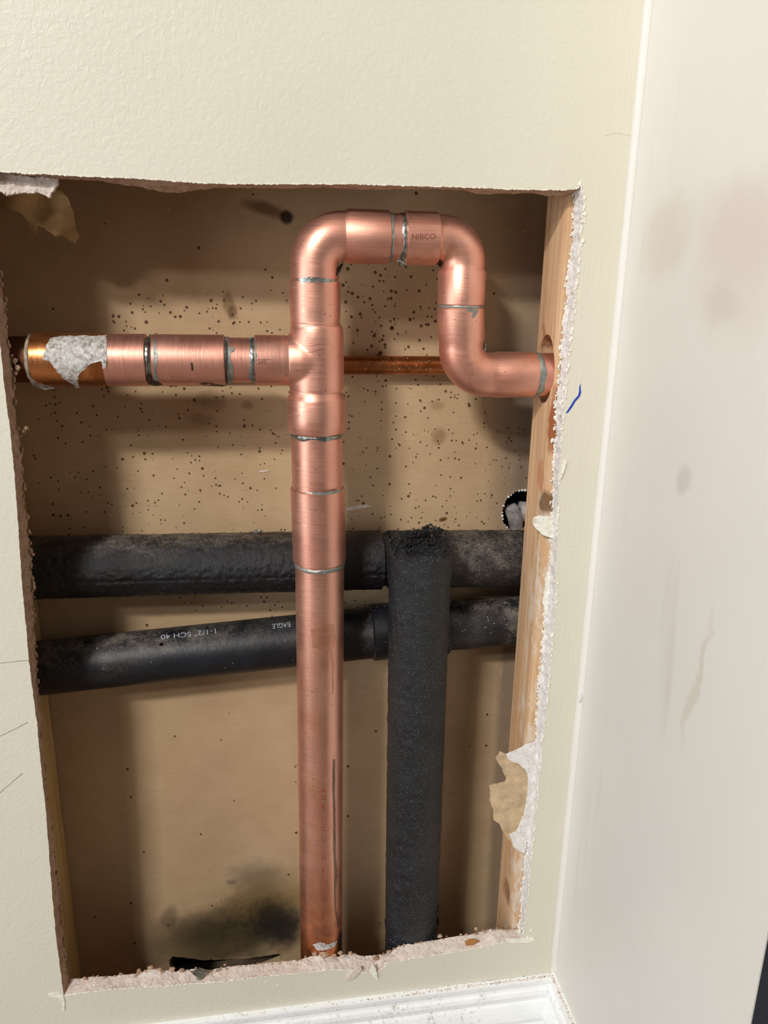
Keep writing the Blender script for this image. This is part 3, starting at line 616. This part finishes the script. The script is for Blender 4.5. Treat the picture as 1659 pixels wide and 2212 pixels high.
sweep('coupling', [Vector((hx(76), YA, zL))]+lin((hx(78), YA, zL), (hx(231), YA, zL), nA), [.0186]+[hubr+.0002]*nA, cop_old, cu, bump=.00012, bscale=60)['label'] = 'tarnished orange copper coupling'
sweep('coupling', lin((hx(231), YA, zL), (hx(318), YA, zL), 12)+[Vector((hx(319.5), YA, zL))], [hubr+.0001]*12+[hubr-.0008], cop_h, cu)['label'] = 'polished end of the left coupling'
seg_h('pipe_section', hx(316), hx(336), bare, cop_h)
def solder_ring(p, axis, r, w_, m=solder, amp=.0006, seed=0, parent=cu, name='solder_ring'):
    """fillet of solder round the tube, uneven in width and height"""
    axis = Vector(axis).normalized(); V = []; Fq = []; sg = 96; K = 7
    u = axis.cross(Vector((0, 1, 0))).normalized(); v = u.cross(axis).normalized()
    for s in range(sg):
        a_ = 2*math.pi*s/sg; d = u*math.cos(a_)+v*math.sin(a_); ww = w_*1.35*(1+.8*nz(math.cos(a_)*2.2+seed, math.sin(a_)*2.2, seed))
        hh = .0007+amp*nz(math.cos(a_)*4+seed, math.sin(a_)*4, seed+4); sh = .0006*nz(math.cos(a_)*1.7+seed, math.sin(a_)*1.7, seed+7)
        for k in range(K):
            t = -1+2*k/(K-1); V.append(Vector(p)+axis*(t*ww/2+sh)+d*(r+max(-.0002, hh*(1-t*t))-.0001))
    for s in range(sg):
        for k in range(K-1): Fq.append((s*K+k, s*K+k+1, ((s+1) % sg)*K+k+1, ((s+1) % sg)*K+k))
        
    return mesh_obj(name, V, Fq, m, parent, True)
AXX = (1, 0, 0); AXZ = (0, 0, 1)
solder_ring((hx(326), YA, zL), AXX, bare, .0050, solder, .0006, 1)
sweep('coupling', [Vector((hx(332), YA, zL)), Vector((hx(333.5), YA, zL)), Vector((hx(485.5), YA, zL)), Vector((hx(487), YA, zL))], [hubr-.0008, hubr, hubr, hubr-.0008], cop_h, cu)
seg_h('pipe_section', hx(484), hx(556), bare, cop_h)
solder_ring((hx(491), YA, zL), AXX, bare, .0034, solder_dull, .0004, 2); solder_ring((hx(546), YA, zL), AXX, bare, .0034, solder, .0004, 3)
# tee: body blended with its branch, hubs above, below and left
def vz(py, x=686): return Q(x, py).z
TX = Q(684.5, 778).x
def voxel_tee():
    V, Fq = [], []
    def add(path, rad):
        a_, b_ = sweep('', path, rad, None, seg=72, raw=True); o_ = len(V); V.extend(a_); Fq.extend([tuple(x+o_ for x in f) for f in b_])
    zt, zb = vz(698), vz(850)
    add([(TX, YA, zt), (TX, YA, zt-.003), (TX, YA, vz(725)), (TX, YA, vz(830)), (TX+.0002, YA, zb+.003), (TX+.0004, YA, zb)], [.0190, .0201, .0208, .0212, .0212, .0206])
    add([(hx(618), YA, zL), (hx(630), YA, zL), (hx(650), YA, zL), (TX, YA, zL)], [.0187, .0196, .0208, .0208])
    o = mesh_obj('tee', V, Fq, cop_f)
    rm = o.modifiers.new('r', 'REMESH'); rm.mode = 'VOXEL'; rm.voxel_size = .0008; sm = o.modifiers.new('s', 'SMOOTH'); sm.factor = .5; sm.iterations = 34
    dg = bpy.context.evaluated_depsgraph_get(); me = bpy.data.meshes.new_from_object(o.evaluated_get(dg)); bpy.data.objects.remove(o)
    V2 = [v.co.copy() for v in me.vertices]; F3 = [tuple(p.vertices) for p in me.polygons]; bpy.data.meshes.remove(me); return V2, F3
V, Fq = voxel_tee()
tee = mesh_obj('tee', V, Fq, cop_f, cu, True)
def lathe_v(name, spec, m, parent, x0=None, x1=None, **k):
    """vertical turned piece: list of (photo row, radius)"""
    path = []; rad = []
    for (py, r) in spec:
        xx = Q(680+ (py-600)*.0125 if py < 1100 else 690+(py-1100)*.0046, py); path.append(Vector((xx.x, YA, xx.z))); rad.append(r)
    return sweep(name, path, rad, m, parent, **k)
lathe_v('hub', [(606, .0184), (608, .0193), (640, .0194), (680, .0193), (692, .0188), (700, .0191), (706, .0192)], cop_v, tee)
lathe_v('hub', [(842, .0208), (851, .0211), (856, .0222), (862, .0228), (900, .0229), (930, .0229), (933, .0221)], cop_v, tee)
sweep('hub', [Vector((hx(550.5), YA, zL)), Vector((hx(552), YA, zL)), Vector((hx(612), YA, zL)), Vector((hx(622), YA, zL))], [hubr-.0008, hubr, hubr, .0188], cop_h, tee)
lathe_v('solder_seam', [(695, .0188), (697, .0192), (699, .0189)], cop_f, tee)
# vertical run below the tee
lathe_v('pipe_section', [(928, vr), (1060, vr)], cop_v, cu)
lathe_v('coupling', [(1052, vcr-.0008), (1054, vcr), (1209, vcr), (1211, vcr-.0008)], cop_v, cu)
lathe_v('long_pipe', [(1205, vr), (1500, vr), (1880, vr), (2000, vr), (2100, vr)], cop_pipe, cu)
pz = Q(694, 2100); sweep('pipe_foot', [(pz.x, YA, pz.z), (pz.x, YA, .0378)], [vr, vr], cop_low, cu)
def VR(py): xx = Q(680+(py-600)*.0125 if py < 1100 else 690+(py-1100)*.0046, py); return (xx.x, YA, xx.z)
solder_ring(VR(938), AXZ, vr, .0034, solder, .0005, 4); solder_ring(VR(1056), AXZ, vr+.0003, .0030, solder, .0005, 5); solder_ring(VR(1217), AXZ, vr, .0026, solder_dull, .0004, 6)
# elbows of the loop
def arc(c, r, a0, a1, n=18): return [Vector((c[0]+r*math.cos(math.radians(a0+(a1-a0)*i/n)), YA, c[1]+r*math.sin(math.radians(a0+(a1-a0)*i/n)))) for i in range(n+1)]
zT = Q(850, 513.5).z; xE1 = Q(680, 590).x; xE2 = Q(998, 600).x; zR = Q(1110, 809.5).z; xE3 = Q(996, 740).x
R1 = .0235
def elbow(name, pts, rad, label=None):
    o = sweep(name, pts, rad, cop_f, cu, seg=72)
    if label: o['label'] = label
    return o
x752 = Q(752, 513).x; z600 = vz(600, 681)
R1 = .0212; bend = arc((xE1+R1, zT-R1), R1, 180, 90); nb = len(bend)
path = [Vector((xE1, YA, z600-.001)), Vector((xE1, YA, z600+.0012))]+bend+[Vector((x752-.003, YA, zT)), Vector((x752, YA, zT)), Vector((Q(836.5, 513).x, YA, zT)), Vector((Q(838, 513).x, YA, zT))]
rad = [.0182, .0183]+[.0180+.0004*math.sin(math.pi*i/(nb-1)) for i in range(nb)]+[.0180, hubr+.0004, hubr+.0003, hubr-.0006]
e1 = elbow('elbow', path, rad)
sweep('pipe_section', [(Q(834, 513).x, YA, zT), (Q(875, 513).x, YA, zT)], [bare+.0004]*2, cop_h, cu)
solder_ring((Q(840.5, 513).x, YA, zT), AXX, bare+.0004, .0028, solder_dull, .0004, 7); solder_ring((Q(868, 513).x, YA, zT), AXX, bare+.0004, .0036, solder, .0005, 8)
x872 = Q(872, 513).x; x945 = Q(945, 513).x; z583 = vz(585, 998); z660 = vz(659, 997)
bend = arc((xE2-.0176, zT-.0176), .0176, 90, 0)
path = [Vector((x872, YA, zT)), Vector((x872+.0006, YA, zT)), Vector((x945-.0014, YA, zT)), Vector((x945+.0004, YA, zT))]+bend[1:]+[Vector((xE2, YA, z583+.001)), Vector((xE2, YA, z583-.001)), Vector((xE2, YA, z660+.0006)), Vector((xE2, YA, z660))]
rad = [hubr-.0006, hubr+.0003, hubr+.0003, .0178]+[.0176]*(len(bend)-1)+[.0176, hubr-.0001, hubr-.0006, hubr-.0012]
e2 = elbow('elbow', path, rad)
solder_ring((xE2, YA, vz(662, 997)), AXZ, bare+.0004, .0026, solder_dull, .0004, 9)
z665 = vz(665, 997); z735 = vz(735, 996); x1070 = Q(1070, 809).x; x1150 = Q(1151, 809).x
sweep('pipe_section', [(xE2, YA, z660+.002), (xE2, YA, z665-.002)], [bare+.0003]*2, cop_v, cu)
bend = arc((xE3+.0225, zR+.0225), .0225, 180, 270)
path = [Vector((xE2, YA, z665)), Vector((xE2, YA, z665-.0006)), Vector((xE3, YA, z735+.001)), Vector((xE3, YA, z735-.0015))]+bend[1:]+[Vector((x1070-.001, YA, zR)), Vector((x1070+.001, YA, zR)), Vector((x1150-.0006, YA, zR)), Vector((x1150, YA, zR))]
rad = [hubr-.0014, hubr-.0006, hubr-.0004, .0176]+[.0176]*(len(bend)-1)+[.0176, hubr-.0007, hubr-.0009, hubr-.0014]
e3 = elbow('elbow', path, rad)
sweep('pipe_section', [(x1150-.002, YA, zR), (.262, YA, zR)], [bare+.0005]*2, cop_h, cu)
solder_ring((Q(1156, 809).x, YA, zR), AXX, bare+.0005, .0044, solder_dull, .0003, 10)
lumps('solder_drip', [(Q(868, 569, YA-.006)+Vector((0, 0, .0006)), .0022, (1.1, 1, .9)), (Q(861, 566, YA-.008)+Vector((0, 0, .001)), .0012, (1, 1, 1)), (Q(875, 570, YA-.006), .0011, (1, 1, 1))], solder, cu, False, 3, .5)
lumps('solder_drip', [(Q(1047, 752, YA-.004), .0016, (.6, 1, 2.2))], solder, cu, False, 3, .6)
# marks lying on the tubes
def cylh(zc, r): return lambda x, z: YA-math.sqrt(max(1e-9, (r)**2-min(abs(z-zc), r*.98)**2))
def cylv(xf, r): return lambda x, z: YA-math.sqrt(max(1e-9, r**2-min(abs(x-xf(z)), r*.98)**2))
def on(fy): return lambda px, py: S(px, py, fy)
xv = lambda z: VR(1500)[0]
m_left = on(cylh(zL, hubr+.0003))
def smear(name, poly, fm, m, thick=.00015, rough=.0002, jag=1.2, seed=1, step=4, label=None, parent=cu):
    o = patch(name, poly, fm, m, parent, thick, step, jag, seed, 2.5, rough, 500)
    if label: o['label'] = label
    return o
smear('paste_smear', [(95,765),(100,745),(112,728),(150,725),(230,725),(231,760),(230,797),(222,796),(219,780),(206,783),(195,786),(188,794),(176,803),(168,813),(172,837),(165,838),(158,830),(150,826),(138,818),(128,808),(118,795),(108,782),(92,775)], m_left, paste, .0002, .0008, 2, 3, 4, 'dried whitish paste smeared over the left coupling')
smear('paste_smear', [(64,812),(72,820),(82,828),(100,832),(120,838),(98,842),(84,838),(70,832)], on(cylh(zL, hubr+.0002)), paste, .0004, .0008, 1.5, 5, 4)
m_h = on(cylh(zL, hubr+.00005)); m_b = on(cylh(zL, bare+.0001))
smear('solder_smear', [(332,730),(338,740),(339,760),(341,775),(337,790),(338,805),(342,815),(344,825),(332,828)], m_h, solder_dull, .0002, .0003)
smear('solder_smear', [(492,752),(500,748),(507,750),(506,758),(498,762),(497,775),(502,790),(505,810),(503,830),(493,832),(490,800),(489,770)], m_b, solder_dull, .0003, .0003)
smear('solder_smear', [(538,728),(545,728),(545,825),(538,818),(536,812),(540,790),(540,760)], m_b, solder_dull, .0002, .0003)
smear('solder_smear', [(552,730),(555,745),(553,756),(556,765),(553,780),(551,790),(551,740)], m_h, solder_dull, .0002, .0002)
smear('gouge', [(412,783),(416,784),(418,800),(414,801)], m_h, soot, .0001, 0, .4, 2, 3)
smear('burnt_flux', [(318,820),(322,812),(330,820),(342,826),(352,832),(335,834),(322,830)], m_h, soot, .0003, .0004)
smear('burnt_flux', [(318,735),(321,735),(321,780),(319,790),(322,812),(319,812),(317,780)], m_h, soot, .0001, .0002, .6)
smear('burnt_flux', [(486,735),(489,735),(490,790),(492,825),(488,832),(486,800)], m_h, soot, .0001, .0002, .6)
smear('burnt_flux', [(430,829),(446,826),(470,831),(490,832),(480,835),(445,833)], m_h, soot, .0001, .0002, .6)
smear('burnt_flux', [(730,2030),(734,2016),(738,2006),(738,2060),(732,2066)], on(cylv(xv, vr)), soot, .0001, .0002, 1)
m_v = on(cylv(xv, vr+.00005)); m_vc = on(cylv(lambda z: VR(1130)[0], vcr))
smear('solder_smear', [(672,1062),(700,1063),(722,1060),(738,1056),(735,1063),(715,1068),(690,1070),(675,1067)], m_vc, solder_dull, .0001, .0002, .8)
smear('flux_drip', [(719,1640),(724,1640),(724,1700),(725,1780),(726,1850),(729,1880),(727,1930),(726,1960),(731,1985),(735,2005),(731,2002),(725,1975),(722,1930),(723,1885),(720,1840),(720,1760),(718,1700)], m_v, drip, .00008, 0, .8, 2, 4, 'thin grey flux run down the pipe')
smear('flux_drip', [(672,1360),(690,1356),(706,1345),(722,1350),(726,1380),(718,1400),(722,1440),(720,1500),(717,1500),(717,1440),(712,1408),(690,1404),(676,1396)], m_v, simple('faint_flux_stain', (216, 156, 128), .45, .85, var=.1), .00006, 0, 2, 2, 5)
smear('solder_smear', [(676,2040),(690,2036),(712,2040),(728,2032),(724,2044),(706,2052),(684,2052)], m_v, paste, .00015, .0003, 2, 6, 3)
zE3c = zR
smear('solder_smear', [(1020,668),(1034,668),(1030,678),(1024,688),(1018,684),(1022,676),(1008,672),(1010,667)], on(cylv(lambda z: xE2, hubr-.0005)), solder_dull, .0001, .0001, .8, 3, 3)
smear('solder_smear', [(642,604),(662,598),(690,600),(722,604),(718,610),(680,609),(650,610)], on(cylv(lambda z: xE1, hubr)), solder, .0003, .0002, .8, 3, 4)
smear('burnt_flux', [(728,580),(736,570),(742,568),(740,576),(732,590),(727,596)], on(cylv(lambda z: xE1, .0184)), soot, .0002, .0002, .8, 3, 3)
smear('burnt_flux', [(945,560),(952,562),(958,572),(950,578),(946,572),(938,572)], on(cylh(zT, .0184)), soot, .0002, .0002, .8, 3, 3)
smear('burnt_flux', [(1190,848),(1204,842),(1206,858),(1192,858)], on(cylh(zR, .018)), soot, .0002, .0002, .8, 3, 3)
lettering('stamped_lettering', 'NIBCO', 889, 517, 11.5, -1, on(cylh(zT, hubr+.0003)), etch, e2, .00006, 1.02)['label'] = 'stamped letters NIBCO'
lettering('stamped_lettering', 'EPC', 574.5, 777, 8, 180, on(cylh(zL, hubr)), etch, tee, .00006, 1.0)['label'] = 'upside-down stamped letters EPC'
ov = []
for k in range(40):
    t = math.pi*(-.5+k/39.0) if k < 40 else 0; ov.append((583+6*math.cos(t), 781.5+5.2*math.sin(t)))
ring = [(557, 776.3)]+ov+[(557, 786.7)]; V = []; Fq = []
for i, (a_, b_) in enumerate(ring):
    for dd_ in (-.35, .35):
        V.append(S(a_, b_+dd_*(1 if b_ > 781.5 else -1), cylh(zL, hubr+.00008)))
for i in range(len(ring)-1): Fq.append((2*i, 2*i+1, 2*i+3, 2*i+2))
mesh_obj('stamped_outline', V, Fq, etch, tee)
for ch, py in zip('ADRICLUS', (1712, 1728, 1749, 1771, 1795, 1818, 1856, 1884)): lettering('printed_letter', ch, 693.5, py, 9.5, 0, m_v, redprint, cu, .00006, 1.1)
for ch, py in zip('HCEMD', (1950, 1975, 1987, 2008, 2022)): lettering('printed_letter', ch, 694.5, py, 8, 0, m_v, redprint, cu, .00006, 1.0)
for k, pl in enumerate([[(640, 772), (668, 760), (700, 752)], [(662, 748), (690, 742), (715, 745)], [(650, 792), (672, 802), (704, 806)], [(668, 820), (700, 818), (722, 823)]]):   # creases drawn into the tee body
    fm = on(cylv(lambda z: TX, .0211)); up_ = [(x, y-.8) for x, y in pl]; dn_ = [(x, y+.8) for x, y in reversed(pl)]
    smear('crease', up_+dn_, fm, cop_f, .0002, 0, .3, k, 6, None, tee)

# thin supply line behind
zS = P(850, 789, .0988).z
sp2 = thing('thin_copper_pipe', 'thin dull copper supply pipe running behind the tee', 'pipe', (-.2012, .0988, zS))
sweep('tube', lin((-.2012, .0988, zS), (.270, .0988, zS), 40), [.0081]*40, cop_thin, sp2, seg=40)
lumps('verdigris_specks', [(Vector((random.uniform(.08, .15), .0988-.0080*math.cos(a_), zS+.0079*math.sin(a_))), random.uniform(.0002, .0006), (1, 1, 1)) for a_ in [random.uniform(-.9, 1.1) for _ in range(45)]], simple('pale_crust', (206, 188, 150), .8), sp2, True, 1)

# upper black sleeved drain
YU = .0818; ru = .0270
pa, pb = P(66, 1226, YU), P(822, 1209, YU); pc, pd = P(838, 1208, YU), P(1122, 1206, YU)
pa = pa.lerp(pb, 0); pa = pb+(pa-pb)*((pb.x+.2010)/(pb.x-pa.x)); pd = pc+(pd-pc)*((.270-pc.x)/(pd.x-pc.x))
ud = thing('upper_drain_pipe', 'thick tarry black sleeved drain pipe, the upper of two horizontal ones', 'pipe', tuple(pa))
def seam(i, a_, q):                                # shallow lengthwise split in the sleeve
    return -.0010*math.exp(-((a_-2*math.pi*.72)/.03)**2)
sweep('foam_sleeve', lin(pa, pb, 260), [ru]*260, foam_h, ud, seg=120, bump=.0007, bscale=240, rfun=seam)
sweep('foam_sleeve', lin(pc, pd, 110), [ru-.0003]*110, foam_hr, ud, seg=120, bump=.0007, bscale=200, rfun=seam)['label'] = 'dusty grey-black sleeve on the right'
sweep('coupling_band', [pb.lerp(pc, -.25), pb.lerp(pc, .0), pb.lerp(pc, .5), pb.lerp(pc, 1.0)], [ru-.001, ru-.0025, ru-.003, ru-.001], foam_torn, ud, seg=96, bump=.0005, bscale=200)
lumps('solder_drip', [(P(557, 1148, YU-.006), .0026, (1.4, 1, .7))], solder, ud, False, 3, .4)
mark = []
# lower plastic drain
YL = .0830; rl = .0241
la, lb = P(84, 1443, YL), P(806, 1366, YL); lc, ld = P(970, 1351, YL), P(1121, 1340.5, YL)
la = lb+(la-lb)*((lb.x+.2010)/(lb.x-la.x)); ld = lc+(ld-lc)*((.270-lc.x)/(ld.x-lc.x))
ld_ = thing('lower_drain_pipe', 'sloping black plastic drain pipe with pale print, the lower of two', 'pipe', tuple(la))
sweep('pipe_section', lin(la, lb, 60), [rl]*60, abs_l, ld_, seg=96)
hb0, hb1 = P(800, 1366, YL), P(965, 1352, YL)
sweep('pipe_hub', [hb0, hb0.lerp(hb1, .02), hb0.lerp(hb1, .98), hb1], [rl+.0005, rl+.0026, rl+.0026, rl+.001], abs_r, ld_, seg=96, bump=.0003, bscale=160)
sweep('pipe_section', lin(lc.lerp(ld, -.1), ld, 40), [rl-.0004]*40, abs_r, ld_, seg=96)['label'] = 'chalk-stained right section'
dl = (lb-la)
def cyl_lower(x, z):
    zc = la.z+dl.z*(x-la.x)/dl.x; return YL-math.sqrt(max(1e-9, rl**2-min(abs(z-zc), rl*.995)**2))
ml = on(cyl_lower)
lettering('printed_lettering', 'EAGLE', 627, 1343.5, 10, 173.5, ml, white_print, ld_, .0002, .95)['label'] = 'upside-down pale letters EAGLE'
lettering('printed_lettering', '1-1/2" SCH 40', 470, 1358, 10, 173.8, ml, white_print, ld_, .0002, 1.45)['label'] = 'upside-down pale print 1-1/2" SCH 40'
for k, (x, y, s_) in enumerate([(348, 1392, 5), (185, 1388, 3), (210, 1400, 3)]): smear('drill_hole_shade' if k == 0 else 'chip', [(x-s_, y+1), (x-1, y-s_*.8), (x+s_, y-1), (x+1, y+s_*.8)], ml, void if k < 2 else grey_fit, .0002, 0, .6, k, 3, None, ld_)  # drill hole is a black patch, its inner shade painted on

# vertical foam sleeve
ft = P(908, 1190, .0265); fb = P(888, 2010, .0385)
fd = (fb-ft); fb2 = ft+fd*((ft.z-.040)/(ft.z-fb.z)); fb2.z = .040
fs_ = thing('foam_insulated_pipe', 'upright black foam-sleeved pipe with a torn crumbling top', 'pipe', tuple(fb2))
L_ = (fb2-ft).length; nS = 300; path = lin(ft, fb2, nS); rad = []
zj = P(888, 1995, .04).z
for p in path:
    r = .0262+.0012*math.exp(-((p.z-ft.z)/.03)**2)
    if p.z < zj: r = .0254
    rad.append(r)
iz = next(i for i, p in enumerate(path) if p.z < zj)
sweep('foam_sleeve', path[:iz], rad[:iz], foam_v, fs_, seg=140, bump=.0006, bscale=120, cap=False)
sweep('taped_end', path[iz-3:], [r+.0003 for r in rad[iz-3:]], blackfoam('taped_black_foam', (36, 38, 46), (190, 194, 200), 380, .7, .4, [(P(880, 2000, .015), .03, .002, 1.0), (P(845, 2010, .015), .006, .01, .8)], .8), fs_, seg=110, bump=.0008, bscale=160)['label'] = 'taped lower end with a pale crease'
lumps('foam_tear', [(P(944, 1960, .03), .003, (.6, 1, 1.6)), (P(946, 1990, .03), .0022, (.5, 1, 2)), (P(938, 2030, .02), .0022, (.6, 1, 1.6))], foam_torn, fs_, True, 3, .6)
t_ = (ft-fb2).normalized(); ux = t_.cross(Vector((0, 1, 0))).normalized(); uy = ux.cross(t_)
V = []; Fq = []; RR = 34; SG = 140
for i in range(RR+1):
    q = i/RR
    for s in range(SG):
        a_ = 2*math.pi*s/SG; r = rad[0]*(1-q)+.0003; pos = ft+ux*math.cos(a_)*r+uy*math.sin(a_)*r
        h_ = 0 if i == 0 else .0055*mnoise.fractal(pos*170, 1, 2, 5)+.0028+.004*max(0, (pos.y-ft.y)/rad[0])
        if r/rad[0] < .5: h_ -= .012*(1-(r/rad[0])/.5)**.5*(.8+.5*nz(pos.x*90, pos.y*90, 2))
        if i == 1: h_ *= .5
        V.append(pos+t_*h_)
for i in range(RR):
    for s in range(SG): Fq.append((i*SG+s, i*SG+(s+1) % SG, (i+1)*SG+(s+1) % SG, (i+1)*SG+s))
mesh_obj('torn_top', V, Fq, foam_torn, fs_, False)['label'] = 'crumbly torn foam rim around a dark opening'
it = []
for k in range(520):
    a_ = random.uniform(0, 2*math.pi); q = random.uniform(.35, 1.0); pos = ft+ux*math.cos(a_)*rad[0]*q+uy*math.sin(a_)*rad[0]*q
    it.append((pos+t_*((.0058*mnoise.fractal(pos*170, 1, 2, 5)+.003)+.004*max(0, (pos.y-ft.y)/rad[0])), random.uniform(.0005, .0014), (1, 1, 1.1)))
for k in range(170):                              # ragged crumbs heaped along the back of the rim
    px = random.gauss(922, 26); hgt = 15*math.exp(-((px-930)/24)**2)+5
    if 858 < px < 972: it.append((P(px, 1153-random.random()*hgt, .034+random.uniform(-.006, .006)), random.uniform(.0005, .0012), (1, 1, 1.3)))
lumps('foam_crumbs', it, foam_torn, fs_, True, 1, .6)

# grey fitting in the round cut-out of the far sheet
gf = thing('grey_elbow_fitting', 'chalky grey plastic elbow showing in the round hole beside the right stud', 'fitting', tuple(P(1112, 1110, .143)))
g0 = P(1104, 1098, .120); g1 = P(1112, 1112, .121); g2 = P(1118, 1160, .132)
sweep('elbow_body', [g0+Vector((.001, 0, .004)), g0+Vector((.002, 0, .002)), g0, g1, g1.lerp(g2, .5), g2], [.003, .0065, .0085, .0082, .0068, .0068], grey_fit, gf, seg=40, bump=.0005, bscale=150)
sweep('elbow_socket', [P(1120, 1104, .126), P(1142, 1106, .126)], [.0100, .0100], grey_fit, gf, seg=40)
